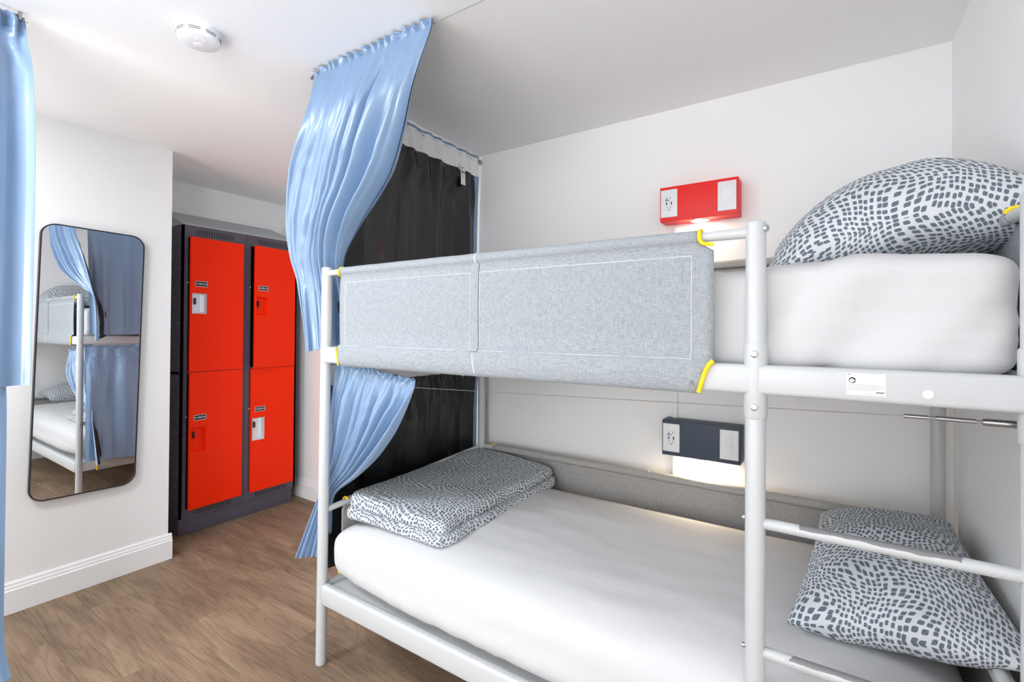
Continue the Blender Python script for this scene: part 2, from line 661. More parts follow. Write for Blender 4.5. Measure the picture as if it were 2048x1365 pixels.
def post(p0, p1, r=RL):
    p0, p1 = Vector(p0), Vector(p1)
    d = (p1 - p0)
    L = d.length
    prof = [0, .0015, .004, L - .006, L - .002, L]
    rr = [r * .9, r * .97, r, r, r * .95, r * .82]
    return MB().tube([p0 + d * (t / L) for t in prof], rr, 24)


POSTS = [((-.008, 0, 0), (.010, 0, 1.622)), ((1.584, 0, 0), (1.584, 0, 1.622)), ((2.026, 0, 0), (2.026, 0, 1.622)),
         ((.06, .985, 0), (.06, .985, 1.690)), ((2.037, .985, 0), (2.037, .985, 1.690))]
for a, b in POSTS:
    post(a, b).build('post', 'enamel', bed, angle=50)
# ladder-post and right-post sleeves that hold the upper frame
for x in (1.584, 2.026):
    MB().tube([(x, 0, 1.177), (x, 0, 1.181), (x, 0, 1.341), (x, 0, 1.346)], [.0225, .0245, .0245, .0225], 24).build('sleeve', 'enamel', bed, angle=50)


def rail(x0, x1, y0, y1, z0, z1, name='side_rail'):
    return MB().box(x0, x1, y0, y1, z0, z1, .010).build(name, 'enamel', bed)


rail(.010, 2.030, -.0225, .012, 1.232, 1.298)
rail(.018, 2.030, -.0225, .012, .256, .336)
rail(.055, 2.040, .970, 1.000, 1.232, 1.298)
rail(.055, 2.040, .970, 1.000, .256, .336)
for z0, z1 in ((1.232, 1.298), (.262, .328)):
    m = MB().box(-.014, .014, .015, .975, z0, z1, .008)
    m.build('end_rail', 'enamel', bed)
    m = MB().box(2.015, 2.043, .015, .975, z0, z1, .008)
    m.build('end_rail', 'enamel', bed)
# inner ledges and decks that carry the mattresses
for z in (.318, 1.283):
    MB().box(.015, 2.02, .010, .975, z - .022, z, .004).build('mattress_deck', 'enamel', bed)
# guard bars (round tube)
BR = 0.0125
for pts in ([(.015, 0, 1.598), (1.57, 0, 1.598)],
            [(.075, .985, 1.655), (2.03, .985, 1.655)],
            [(.005, .015, 1.598), (.055, .97, 1.655)],
            [(2.026, .015, 1.598), (2.037, .97, 1.655)],
            [(.075, .985, .705), (2.03, .985, .705)],
            [(.004, .015, .628), (.055, .97, .700)],
            [(2.026, .015, .628), (2.037, .97, .700)]):
    MB().tube(pts, BR, 16).build('guard_bar', 'enamel', bed)
# rungs between the ladder posts
for z, a, b in ((.943, 1.675, 1.93), (.656, 1.655, 1.90), (.369, 1.68, 1.90)):
    m = MB().tube([(1.60 - 1.805, 0, 0), (2.01 - 1.805, 0, 0)], .0122, 20)
    ru = m.build('rung', rung_mat('worn_rung_enamel', a - 1.805, b - 1.805), bed, off=Vector((1.805, 0, z)))
# bolts
def bolt(p, ax):
    m = MB()
    s = -1 if ax in ('Y', 'X') else 1
    m.lathe([(.0075, 0), (.0075, s * .003), (.006, s * .0042), (.0035, s * .0042), (.003, s * .0025)], p, ax, 20)
    m.build('bolt', 'bolt', bed)


for x in (1.584, 2.026):
    for z in (1.322, 1.204):
        bolt((x, -.0242, z), 'Y')
for z in (.275, .318, 1.25, 1.283, .628):
    bolt((-.0285 + z * .011, 0, z), 'X')
for z in (.95, .66, .29, .33):
    m = MB().lathe([(.005, 0), (.005, .004), (.003, .005)], (1.5632, -.003, z), 'X', 14)
    m2 = MB().tube([(1.5640, -.004, z), (1.5585, -.004, z)], .0055, 14)
    m2.build('bolt', 'bolt', bed)
MB().tube([(1.6035, -.008, 1.603), (1.6085, -.010, 1.603)], .008, 14).build('bolt', 'bolt', bed)
# round plastic plug on the front rail
MB().lathe([(.0085, 0), (.0085, -.002), (.007, -.003), (.0012, -.003)], (1.878, -.0222, 1.256), 'Y', 20).build('plug', 'plastic', bed)


def guard(P0, P1, inward, zt, zb0, zb1, name_mat='guard', left=True, right=True, slant=(0.0, 0.0), seam=None,
          stitch=True, cut=0.032, sleeve=0.0165, wrap=True):
    """fabric panel: sleeve round the bar at zt, flat sheet, sleeve round the rail zb0..zb1.
    P0,P1: ends in plan (fabric extents); inward: unit vector towards the mattress."""
    P0, P1, inw = Vector(P0 + (0,)), Vector(P1 + (0,)), Vector(inward + (0,))
    d = P1 - P0
    L = d.length
    d.normalize()
    prof = []          # (offset inward, z, end inset)
    for k in range(13):
        a = math.pi * (1.42 - 1.84 * k / 12)   # from inside-bottom over the top to outside-bottom
        prof.append((-math.cos(a) * sleeve * -1, zt + math.sin(a) * sleeve))
    prof = [(sleeve * math.cos(R(a)), zt + sleeve * math.sin(R(a))) for a in range(-60, 241, 20)]
    of = prof[-1][0] - .002
    zs = [zt - .035, zt - .08, (zt + zb1) / 2, zb1 + .06, zb1 + .012]
    prof += [(of - .003 * math.sin(math.pi * (zt - z) / (zt - zb1)), z) for z in zs]
    if wrap:
        yo, yi = -.0262, .016
        prof += [(yo + .006, zb1 + .006), (yo + .001, zb1 - .004), (yo - .001, (zb0 + zb1) / 2), (yo + .001, zb0 + .004),
                 (yo + .010, zb0 - .006), (0, zb0 - .008), (yi, zb0 - .006)]
    n = len(prof)
    nu = 70

    def ends(i):
        o_, z_ = prof[i]
        t = (zt - z_)
        e0 = slant[0] * max(0, t) / max(.01, zt - zb1)
        e1 = cut * min(1.0, max(0.0, 1 - (t - sleeve) / .010)) if right else 0
        e0 += (cut * .4 * max(0.0, 1 - max(0.0, t) / .03)) * (0) if left else 0
        if z_ < zb1 and wrap:
            e1 += cut * min(1.0, (zb1 - z_) / max(.01, zb1 - zb0)) ** .55 if right else 0
            e0 += .012 * min(1.0, (zb1 - z_) / max(.01, zb1 - zb0)) if left else 0
        return e0, e1

    def fn(u, v):
        i = min(n - 1, int(round(v * (n - 1))))
        o_, z_ = prof[i]
        e0, e1 = ends(i)
        s = e0 + (L - e0 - e1) * u
        p = P0 + d * s
        wob = .0016 * noise.noise(Vector((s * 9, z_ * 9, 3.1))) + .0009 * noise.noise(Vector((s * 38, z_ * 14, 1.1)))
        if z_ < zb1 and wrap:
            wob *= 1.8
        return p + inw * (o_ + wob) + Vector((0, 0, z_ + (wob if abs(z_ - zt) < .03 else 0)))
    m = MB().grid(fn, nu, n - 1)
    ob = m.build('fabric_guard', name_mat, bed, angle=80)
    md = ob.modifiers.new('thickness', 'SOLIDIFY')
    md.thickness = .0016
    md.offset = 1

    def surf(s, z):
        """point just outside the sheet"""
        best = min(range(n), key=lambda i: abs(prof[i][1] - z) + (0 if i > 15 else 1))
        # linear interpolation on outer side
        oo = None
        for i in range(15, n - 1):
            z0_, z1_ = prof[i][1], prof[i + 1][1]
            if z1_ <= z <= z0_:
                f = 0 if z0_ == z1_ else (z0_ - z) / (z0_ - z1_)
                oo = prof[i][0] * (1 - f) + prof[i + 1][0] * f
                break
        if oo is None:
            oo = prof[best][0]
        return P0 + d * s + inw * (oo - .0022) + Vector((0, 0, z))
    if stitch:
        m = MB()
        z_a, z_b = zt - .045, zb1 + .008
        runs = [[(.035 + (L - .085) * k / 40, z_a) for k in range(41)], [(.035 + (L - .085) * k / 40, z_b) for k in range(41)],
                [(.035, z_a + (z_b - z_a) * k / 14) for k in range(15)], [(L - .05, z_a + (z_b - z_a) * k / 14) for k in range(15)]]
        if seam is not None:
            for sx in (seam - .019, seam + .019):
                runs.append([(sx, z_a + (z_b - z_a) * k / 14) for k in range(15)])
        for r_ in runs:
            m.tube([surf(s, z) for s, z in r_], .0006, 5)
        s_o = m.build('stitching', 'stitch', ob, kind='stuff')
    if seam is not None:
        # raised seam band down the middle with a nick at its top
        m = MB()
        m.grid(lambda u, v: surf(seam + (u - .5) * .030, zt - .018 - v * (zt - .018 - zb1 - .006)) - inw * (.0022 + .0022 * math.sin(math.pi * u)), 8, 20)
        m.build('seam_band', name_mat, ob)
        m = MB().tube([surf(seam, zb1 - .002), surf(seam + .004, (zb0 + zb1) / 2), surf(seam + .010, zb0 + .002)], .0016, 6)
        m.tube([P0 + d * seam + inw * (sleeve * 1.06 * math.cos(R(a))) + Vector((0, 0, zt + sleeve * 1.06 * math.sin(R(a)))) for a in range(60, 250, 20)], .0022, 6)
        m.build('seam_nick', 'stitch', ob, kind='stuff')
    # yellow bindings at the four cut corners
    def binding(path, w=.0062):
        mm = MB().tube(path, w, 8)
        mm.build('yellow_binding', 'yellow', ob)
    ring = lambda s, a0, a1: [P0 + d * (s + .010 * k / 9.0) + inw * (sleeve * 1.03 * math.cos(R(a0 + (a1 - a0) * k / 9))) + Vector((0, 0, zt + sleeve * 1.03 * math.sin(R(a0 + (a1 - a0) * k / 9)))) for k in range(10)]
    if left:
        binding([q - d * .004 for q in reversed(ring(-.006, 250, 20))], .0042)
        if wrap:
            binding([P0 + d * (-.004 + slant[0] + .016 * k / 8) + inw * (-.0285) + Vector((0, 0, zb1 + .002 - (zb1 - zb0 + .006) * k / 8)) for k in range(9)], .0036)
    if right:
        arc = [P0 + d * (L - cut) + inw * (sleeve * 1.05 * math.cos(R(q))) + Vector((0, 0, zt + sleeve * 1.05 * math.sin(R(q)))) for q in range(40, 200, 20)]
        arc += [P0 + d * (L - cut + q) - inw * (sleeve * 1.06) + Vector((0, 0, zt - dz)) for q, dz in ((.001, .008), (.004, .0135), (.010, .018), (.019, .0205), (cut, .0215))]
        binding(arc, .0045)
        if wrap:
            binding([P0 + d * (L - cut * (k / 9.0) ** .6 + .002) + inw * (-.0278) + Vector((0, 0, zb1 + .006 - (zb1 - zb0 + .010) * k / 9.0)) for k in range(10)], .0052)
    return ob


guard((.112, 0), (1.497, 0), (0, 1), 1.598, 1.232, 1.298, seam=.676)
guard((1.93, .985), (.14, .985), (0, -1), 1.655, 1.232, 1.298, 'guard_brightened', seam=.9, cut=.01)
guard((1.93, .985), (.14, .985), (0, -1), .705, .256, .336, 'guard_brightened', seam=.9, cut=.01)
guard((2.031, .135), (2.035, .90), (-1, 0), 1.606, 1.232, 1.298, 'guard', stitch=False, cut=.01)
guard((.005, .90), (.003, .13), (1, 0), 1.600, 1.232, 1.298, 'guard', stitch=False, cut=.01, wrap=False)
guard((.006, .90), (.004, .095), (1, 0), .634, .262, .328, 'guard_brightened', stitch=False, cut=.01)
guard((2.031, .12), (2.035, .90), (-1, 0), .634, .262, .328, 'guard_brightened', stitch=False, cut=.01)

# printed sticker on the rail: pictogram, lines of small print, small mark
st = MB().box(1.752, 1.815, -.0233, -.0224, 1.246, 1.290, .0003).build('sticker', 'paper', bed, label='white printed safety sticker')
m = MB()
m.lathe([(.0060, -.0236), (.0060, -.0238), (.0060, -.0239)], (1.7615, 0, 1.276), 'Y', 24)
m.build('pictogram', 'ink', st)
m = MB()
m.lathe([(.0038, -.0239), (.0038, -.02405)], (1.7606, 0, 1.2752), 'Y', 18)
m.box(1.7604, 1.7664, -.02408, -.0239, 1.2745, 1.2765)
m.build('pictogram_cutout', 'paper', st, kind='stuff')
m = MB()
for z, w in ((1.2665, .055), (1.2640, .050), (1.2612, .053), (1.2588, .048), (1.2564, .040)):
    x = 1.7545
    while x < 1.7545 + w:
        l = random.uniform(.003, .007)
        m.box(x, x + l, -.0236, -.02335, z, z + .0009)
        x += l + .0012
m.box(1.781, 1.813, -.0236, -.02335, 1.2483, 1.2490)
m.build('small_print', 'grey_ink', st, kind='stuff')
m = MB()
for k in range(6):
    m.box(1.800 + k * .0022, 1.8016 + k * .0022, -.0237, -.02335, 1.2518 + .0008 * (k % 2), 1.2545)
m.box(1.7546, 1.7585, -.0237, -.02335, 1.2868, 1.2882)
m.build('small_mark', 'ink', st, kind='stuff')
# small pen scribble by the corner of the front guard
MB().tube([(1.4475, -.0295, 1.2475), (1.4512, -.0295, 1.2535), (1.4530, -.0295, 1.2555), (1.4545, -.0295, 1.2535), (1.4548, -.0295, 1.2490), (1.4560, -.0295, 1.2440), (1.4580, -.0295, 1.2450)], .0005, 5).build('pen_mark', 'ink', bed)


# ------------------------------------------------------------------ soft things
def super_box(c, h, e=5.0, n=34, disp=None, warp=None, PE=13.0):
    """rounded cushion block made from a cube grid; returns verts, faces, uvs"""
    verts, faces, uvs, index = [], [], [], {}

    def vid(p):
        k = tuple(round(q, 5) for q in p)
        if k in index:
            return index[k]
        x, y, z = p
        s = ((abs(x) ** PE + abs(y) ** PE) ** (e / PE) + abs(z) ** e) ** (1 / e)
        q = Vector((x / s, y / s, z / s))
        nrm = Vector((q.x ** (e - 1) if e % 2 == 0 else math.copysign(abs(q.x) ** (e - 1), q.x),
                      math.copysign(abs(q.y) ** (e - 1), q.y), math.copysign(abs(q.z) ** (e - 1), q.z)))
        nrm = Vector((nrm.x / h[0], nrm.y / h[1], nrm.z / h[2])).normalized()
        w = Vector((c[0] + q.x * h[0], c[1] + q.y * h[1], c[2] + q.z * h[2]))
        if disp:
            w += nrm * disp(q, w)
        if warp:
            w = warp(q, w)
        index[k] = len(verts)
        verts.append(w)
        uvs.append((c[0] + x * h[0] + ((1 - z) * h[2] if abs(x) > .999 else 0) * (1 if x > 0 else -1), c[1] + y * h[1] + ((1 - z) * h[2] if abs(y) > .999 else 0) * (1 if y > 0 else -1)))
        return index[k]
    rng = [-1 + 2 * i / n for i in range(n + 1)]
    for ax in range(3):
        for sgn in (-1, 1):
            for i in range(n):
                for j in range(n):
                    q = []
                    for a, b in ((i, j), (i + 1, j), (i + 1, j + 1), (i, j + 1)):
                        p = [0, 0, 0]
                        p[ax] = sgn
                        p[(ax + 1) % 3] = rng[a]
                        p[(ax + 2) % 3] = rng[b]
                        q.append(vid(p))
                    faces.append(tuple(q) if sgn > 0 else tuple(reversed(q)))
    return verts, faces, uvs


def round_box(c, h, r, n=30, disp=None, warp=None):
    """slab with rounded edges of radius r; grid packed towards the edges; uvs unrolled in metres"""
    verts, faces, uvs, index = [], [], [], {}
    h = Vector(h)
    lim = [max(1e-4, a - r) for a in h]
    rng = [math.sin(math.pi / 2 * (-1 + 2 * i / n)) for i in range(n + 1)]

    def vid(p):
        k = tuple(round(q, 5) for q in p)
        if k in index:
            return index[k]
        P = Vector((p[0] * h.x, p[1] * h.y, p[2] * h.z))
        core = Vector(tuple(max(-l, min(l, a)) for l, a in zip(lim, P)))
        d = P - core
        nrm = d.normalized()
        w = Vector(c) + core + nrm * min(r, d.length if d.length < r * .999 else r)
        q = Vector(p)
        if disp:
            w += nrm * disp(q, w)
        if warp:
            w = warp(q, w)
        index[k] = len(verts)
        verts.append(w)
        e = (1 - p[2]) * h.z * .9
        uvs.append((c[0] + P.x + math.copysign(e if abs(p[0]) > .999 else 0, p[0]), c[1] + P.y + math.copysign(e if abs(p[1]) > .999 else 0, p[1])))
        return index[k]
    for ax in range(3):
        for sgn in (-1, 1):
            for i in range(n):
                for j in range(n):
                    q = []
                    for a, b in ((i, j), (i + 1, j), (i + 1, j + 1), (i, j + 1)):
                        p = [0, 0, 0]
                        p[ax] = sgn
                        p[(ax + 1) % 3] = rng[a]
                        p[(ax + 2) % 3] = rng[b]
                        q.append(vid(p))
                    faces.append(tuple(q) if sgn > 0 else tuple(reversed(q)))
    return verts, faces, uvs


def soft_mesh(name, data, material, parent=None, sub=0):
    verts, faces, uvs = data
    me = bpy.data.meshes.new(name)
    me.from_pydata([tuple(v) for v in verts], [], faces)
    uvl = me.uv_layers.new(name='uv')
    for l in me.loops:
        uvl.data[l.index].uv = uvs[l.vertex_index]
    o = link_mesh(name, me, material, parent, True, 180)
    if sub:
        md = o.modifiers.new('smooth', 'SUBSURF')
        md.levels = md.render_levels = sub
    return o


def nz(x, y, z=0.0):
    return noise.noise(Vector((x, y, z)))


# lower mattress: plump, sheet pulled tight over the corners
def d_low(q, w):
    top = max(0, q.z)
    d = .012 * nz(w.x * 2.2, w.y * 2.2, 1.0) * (.3 + top)
    d += .0035 * nz(w.x * 5, w.y * 16, 4.0) * top
    side = max(0, -q.y)
    d += .005 * nz(w.x * 26 + w.z * 14, w.z * 9, 9.0) * side * (1 - top)
    # tension folds fanning from the left front corner
    cx = max(0, 1 - Vector((w.x - .05, (w.y - .05) * .8, w.z - .45)).length / .45)
    d += .0016 * cx * math.sin(70 * (w.x + w.y * .6) + 6 * nz(w.x * 9, w.z * 6, 2.0)) * (1 - top) * 1.5
    return d


def warp_low(q, w):
    # the lower edge draws in under the mattress at the front and left
    k = max(0, -q.z)
    if q.y < 0:
        w.y += (.02 - .055 * min(1, max(0, (w.x - .1) / .4))) * k ** 1.6 * abs(q.y)
    if q.x < 0:
        w.x += .01 * k ** 1.6 * abs(q.x)
    return w


low_m = soft_mesh('mattress', super_box((1.012, .470, .462), (.992, .486, .150), 3.5, 48, d_low, warp_low, 16.0), 'sheet')
tag(low_m, 'plump mattress in a white fitted sheet on the lower bunk', 'mattress')


def d_up(q, w):
    top = max(0, q.z)
    d = .006 * nz(w.x * 2.5, w.y * 2.5, 11.0)
    d += .014 * nz((w.x - w.z * .8) * 8, (w.z + w.x * .3) * 3.0, 14.0) * max(0, -q.y) ** 2
    d += .007 * nz((w.x - w.z * .9) * 19, (w.z + w.x * .3) * 5.0, 24.0) * max(0, -q.y) ** 2
    d += .020 * math.sin(math.pi * min(1, max(0, (w.x - 1.58) / .58))) * top ** 2
    d += .005 * nz(w.x * 3, w.z * 30, 2.0) * max(0, q.x) ** 3
    return d


up_m = soft_mesh('mattress', super_box((1.022, .492, 1.402), (.999, .462, .128), 9, 64, d_up, None, 26.0), 'sheet')
tag(up_m, 'mattress in a white fitted sheet on the upper bunk', 'mattress')


def pillow(name, hx, hy, t, n=44, seed=0.0, puff=.55):
    """pillow lying flat about its centre; +-hx, +-hy are the seam corners"""
    verts, faces, uvs = [], [], []
    for side in (1, -1):
        base = len(verts)
        for j in range(n + 1):
            for i in range(n + 1):
                u = -1 + 2 * i / n
                v = -1 + 2 * j / n
                ax = hx * u * (1 - .075 * (1 - v * v))
                ay = hy * v * (1 - .075 * (1 - u * u))
                hgt = (max(0, 1 - abs(u) ** 2.4) * max(0, 1 - abs(v) ** 2.4)) ** puff
                wr = .016 * nz(ax * 6 + seed, ay * 6, side * 2 + seed) + .004 * nz(ax * 14, ay * 14 + seed, side)
                edge = max(abs(u), abs(v))
                crease = .008 * math.sin(26 * math.atan2(v, u) + 3 * nz(u * 2, v * 2, seed)) * max(0, edge - .55) * (1 - edge) * 4
                verts.append(Vector((ax, ay, side * (t * hgt + (wr + crease) * hgt ** .5))))
                uvs.append([seed, seed])
        w = n + 1
        for j in range(n + 1):
            acc = 0.0
            for i in range(n // 2 + 1, n + 1):
                acc += (verts[base + j * w + i] - verts[base + j * w + i - 1]).length
                uvs[base + j * w + i][0] += acc
            acc = 0.0
            for i in range(n // 2 - 1, -1, -1):
                acc += (verts[base + j * w + i] - verts[base + j * w + i + 1]).length
                uvs[base + j * w + i][0] -= acc
        for i in range(n + 1):
            acc = 0.0
            for j in range(n // 2 + 1, n + 1):
                acc += (verts[base + j * w + i] - verts[base + (j - 1) * w + i]).length
                uvs[base + j * w + i][1] += acc
            acc = 0.0
            for j in range(n // 2 - 1, -1, -1):
                acc += (verts[base + j * w + i] - verts[base + (j + 1) * w + i]).length
                uvs[base + j * w + i][1] -= acc
        for j in range(n):
            for i in range(n):
                a = base + j * w + i
                f = (a, a + 1, a + w + 1, a + w)
                faces.append(f if side > 0 else tuple(reversed(f)))
    # weld the seam
    m2 = n + 1
    remap = {}
    for j in range(n + 1):
        for i in range(n + 1):
            if i in (0, n) or j in (0, n):
                remap[(n + 1) * (n + 1) + j * m2 + i] = j * m2 + i
    faces = [tuple(remap.get(k, k) for k in f) for f in faces]
    return verts, faces, uvs


def place(data, mtx, fn=None):
    v, f, u = data
    v = [mtx @ p for p in v]
    if fn:
        v = [fn(p) for p in v]
    return v, f, u


def basis(c, ex, ey):
    ex, ey = Vector(ex).normalized(), Vector(ey)
    ez = ex.cross(ey).normalized()
    ey = ez.cross(ex).normalized()
    mt = Matrix((ex, ey, ez)).transposed().to_4x4()
    mt.translation = Vector(c)
    return mt


# upper pillow: thick, its right side propped on the end guard
def press_up(p):
    floor_z = 1.533
    p.z -= (.085 if p.x > 1.90 else .050) * min(1.35, abs(p.x - 1.90) / .26) ** 2.2 + .05 * min(1.2, abs(p.y - .46) / .34) ** 3
    if p.z < floor_z:
        p.z = floor_z + (p.z - floor_z) * .05
    p.x = min(p.x, 2.078)
    return p


pu = soft_mesh('pillow', place(pillow('p', .295, .34, .138, seed=1.7, puff=.56), basis((1.850, .46, 1.664), (1, .08, .15), (-.05, 1, 0)), press_up), 'pattern', sub=1)
tag(pu, 'big plump grey and white patterned pillow on the upper bunk', 'pillow')


def press_low(p):
    t = (p.y - .2) / .7
    p.x = 1.86 + (p.x - 1.86) * (1 - .22 * t) + .03 * t
    fz = .605 - .02 * abs(p.y - .45)
    if p.z < fz:
        p.z = fz + (p.z - fz) * .05
    if p.x > 2.012 and p.z < .66:
        p.x = 2.012 + (p.x - 2.012) * .2
    return p


pl = soft_mesh('pillow', place(pillow('p', .235, .36, .105, seed=6.2, puff=.5), basis((1.855, .545, .690), (1, .02, .10), (.10, 1, .10)), press_low), 'pattern', sub=1)
tag(pl, 'grey and white patterned pillow leaning in the right end of the lower bunk', 'pillow')


# folded duvets: two folded layers each
def duvet(label, c, hx, hy, zb, t1, t2, seed):
    t1, t2 = t1 * .98, t2 * .92
    d = thing('folded_duvet', label, 'duvet', (c[0], c[1], zb))

    def dd(q, w):
        return .006 * nz(w.x * 6 + seed, w.y * 6, w.z * 9) + .003 * nz(w.x * 19, w.y * 19 + seed, w.z * 20)

    def plan(w):
        # cloth edges wander, corners are soft
        w.x += .012 * nz(w.y * 5, w.z * 12, seed + 1)
        w.y += .010 * nz(w.x * 6, w.z * 12, seed + 2)
        k = max(0, abs(w.x - c[0]) / hx + abs(w.y - c[1]) / hy - 1.78) / .22
        w.x -= math.copysign(.022 * min(1, k) ** 2, w.x - c[0])
        w.y -= math.copysign(.022 * min(1, k) ** 2, w.y - c[1])
        return w

    def wr0(q, w):
        return plan(w)
    a = soft_mesh('bottom_fold', round_box((c[0] + .004, c[1], zb + t1 / 2), (hx, hy, t1 / 2), t1 / 2.02, 34, dd, wr0), 'pattern', d)

    def wrp(q, w):
        w.z += .012 * nz(w.x * 3, w.y * 3, seed + 3) + .010 * max(0, q.y) - .006 * max(0, q.x)
        w.z -= .010 * max(0, -q.y) ** 6 + .008 * max(0, q.x) ** 6
        return plan(w)
    b = soft_mesh('top_fold', round_box((c[0] - .018, c[1] + .014, zb + t1 + t2 / 2 - .001), (hx * .955, hy * .968, t2 / 2), t2 / 2.02, 38, dd, wrp), 'pattern', d)
    return d


duvet('folded grey and white patterned duvet lying on the left end of the lower bunk', (.318, .50), .278, .445, .592, .042, .058, 2.0)
duvet('folded grey and white patterned duvet showing just above the front guard of the upper bunk', (.33, .47), .26, .40, 1.530, .050, .056, 8.0)


# ------------------------------------------------------------------ curtains
def cat(P, t):
    n = len(P) - 1
    x = max(0.0, min(n - 1e-6, t * n))
    i = int(x)
    f = x - i
    p0, p1, p2, p3 = P[max(0, i - 1)], P[i], P[i + 1], P[min(n, i + 2)]
    return tuple(.5 * ((2 * b) + (c - a) * f + (2 * a - 5 * b + 4 * c - d) * f * f + (3 * b - a - 3 * c + d) * f ** 3)
                 for a, b, c, d in zip(p0, p1, p2, p3))


def drape(root, rows, nf, seed, ruffle_v, face_dir, nu=220, nv=70, tape=None, hem=True, skew=0.0, sgn_fold=1.0):
    """rows: (Lx,Ly,Lz, Rx,Ry,Rz, amp).  Face cloth on the side of face_dir, black lining behind it."""
    fd = Vector(face_dir)

    def base(u, v):
        r_ = cat(rows, v)
        Lp, Rp, amp = Vector(r_[:3]), Vector(r_[3:6]), r_[6]
        d = (Rp - Lp)
        n_ = Vector((d.y, -d.x, 0))
        if n_.length < 1e-6:
            n_ = fd.copy()
        n_.normalize()
        if n_.dot(fd) < 0:
            n_ = -n_
        uu = u + .035 * math.sin(2 * math.pi * (1.3 * u + seed)) * math.sin(math.pi * u)
        uu = max(0, min(1, uu))
        ph = 2 * math.pi * nf * (uu + skew * v * (1 - u))
        uw = uu + .075 * nz(u * 3.2, v * .8, seed) + .03 * nz(u * 9, v * 1.1, seed + 3)
        ph = math.pi * nf * (uw + skew * v * (1 - u)) + seed
        w = 2 * math.sqrt(math.sin(ph) ** 2 + .012) - 1.15
        am = max(.12, .62 + 1.25 * nz(u * nf * .45, v * .9, seed + 5))
        f = w * am + .22 * math.sqrt(math.sin(2.37 * ph + 1.1 * v + seed) ** 2 + .02) + .16 * nz(u * nf * 1.6, v * 5, seed + 9)
        # tight gathers in the heading fade out below it
        k = max(0.0, 1 - v / max(1e-3, ruffle_v * 2.2))
        g = math.sin(2 * math.pi * nf * 2.2 * uu + 3.5 * nz(u * 8, v * 5, seed)) + .5 * nz(u * 60, v * 30, seed + 1)
        q_ = v / max(1e-3, ruffle_v)
        g *= (1.25 if q_ < .55 else 1.25 - 1.0 * min(1.0, (q_ - .55) / .35)) if tape is None else .8
        f = f * (1 - k) + min(1.0, 1.6 * k) * g
        wr = .05 * nz(u * 12 + v * 5, v * 22, seed + 2) * 1.6
        edge = min(1.0, min(u, 1 - u) / .03 + .25)
        p = Lp.lerp(Rp, uu) + n_ * (amp * (f + wr) * edge * sgn_fold)
        if v < ruffle_v and tape is None:
            p.z -= .012 * abs(nz(u * 45, 0.3, seed)) * (1 - v / ruffle_v)
        return p, n_

    cache = {}

    def pos(u, v):
        k = (round(u, 5), round(v, 5))
        if k not in cache:
            p, n_ = base(u, v)
            e = 1e-3
            pu_ = base(min(1, u + e), v)[0] - base(max(0, u - e), v)[0]
            pv_ = base(u, min(1, v + e))[0] - base(u, max(0, v - e))[0]
            n2 = pu_.cross(pv_)
            if n2.length < 1e-12:
                n2 = n_
            n2.normalize()
            if n2.dot(n_) < 0:
                n2 = -n2
            cache[k] = (p, n2)
        return cache[k]

    def sheet(off, mname, name, u0=0., u1=1., v0=0., v1=1., nu_=nu, nv_=nv, label=None):
        m = MB()
        m.grid(lambda a, b: pos(u0 + (u1 - u0) * a, v0 + (v1 - v0) * b)[0] + pos(u0 + (u1 - u0) * a, v0 + (v1 - v0) * b)[1] * off, nu_, nv_)
        me = bpy.data.meshes.new(name)
        me.from_pydata([tuple(p) for p in m.v], [], m.f)
        return link_mesh(name, me, mname, root, True, 180, None, label)
    sheet(.0012, 'blue', 'face_fabric')
    sheet(-.0012, 'lining', 'lining', .006, .994, v0=ruffle_v * .25 if tape is None else tape[0])
    if hem:
        # turned blue hem along both side edges, seen from the lining side
        sheet(-.0024, 'blue', 'side_hem', 1 - .030, 1.0, nu_=6)
        sheet(-.0024, 'blue', 'side_hem', 0.0, .030, nu_=6)
    if tape is not None:
        sheet(-.0012, 'blue', 'heading_frill', v1=tape[0], nv_=3)
        sheet(-.0030, 'heading', 'heading_tape', 0.0, 1.0, tape[0], tape[1], nu, 6)
    return pos


# upper front curtain, drawn aside and pulled round the left post
uc = thing('curtain', 'light blue curtain hanging from the ceiling, drawn aside at the upper bunk', 'curtain', (0, 0, 1.3))
rows = [(-.020, -.050, 2.419, .618, -.040, 2.419, .010),
        (-.022, -.050, 2.375, .612, -.040, 2.372, .011),
        (-.060, -.060, 2.215, .545, -.050, 2.215, .044),
        (-.135, -.060, 2.065, .478, -.035, 2.065, .058),
        (-.195, -.045, 1.935, .395, -.020, 1.935, .058),
        (-.235, -.025, 1.805, .250, -.010, 1.810, .050),
        (-.245, -.005, 1.685, .080, .035, 1.690, .022),
        (-.235, .018, 1.590, -.015, .090, 1.600, .012),
        (-.228, .030, 1.500, -.040, .125, 1.510, .018),
        (-.212, .040, 1.385, -.045, .130, 1.400, .020),
        (-.198, .045, 1.268, -.045, .130, 1.300, .018)]
drape(uc, rows, 7.0, .37, .10, (.2, -1, 0), nu=260, nv=110, skew=.10)

# upper end curtain across the foot of the upper bunk
ue = thing('curtain', 'long blue curtain with black lining closing off the left end of the upper bunk', 'curtain', (-.05, .5, 1.31))
rows = [(-.050, .015, 2.415, -.045, 1.076, 2.415, .007),
        (-.050, .015, 2.31, -.045, 1.076, 2.31, .011),
        (-.058, .020, 2.05, -.050, 1.076, 2.05, .021),
        (-.066, .030, 1.70, -.054, 1.076, 1.70, .023),
        (-.070, .040, 1.312, -.054, 1.076, 1.312, .021)]
pos_ue = drape(ue, rows, 4.5, 3.2, .25, (-1, 0, 0), nu=200, nv=70, tape=(.06, .27))
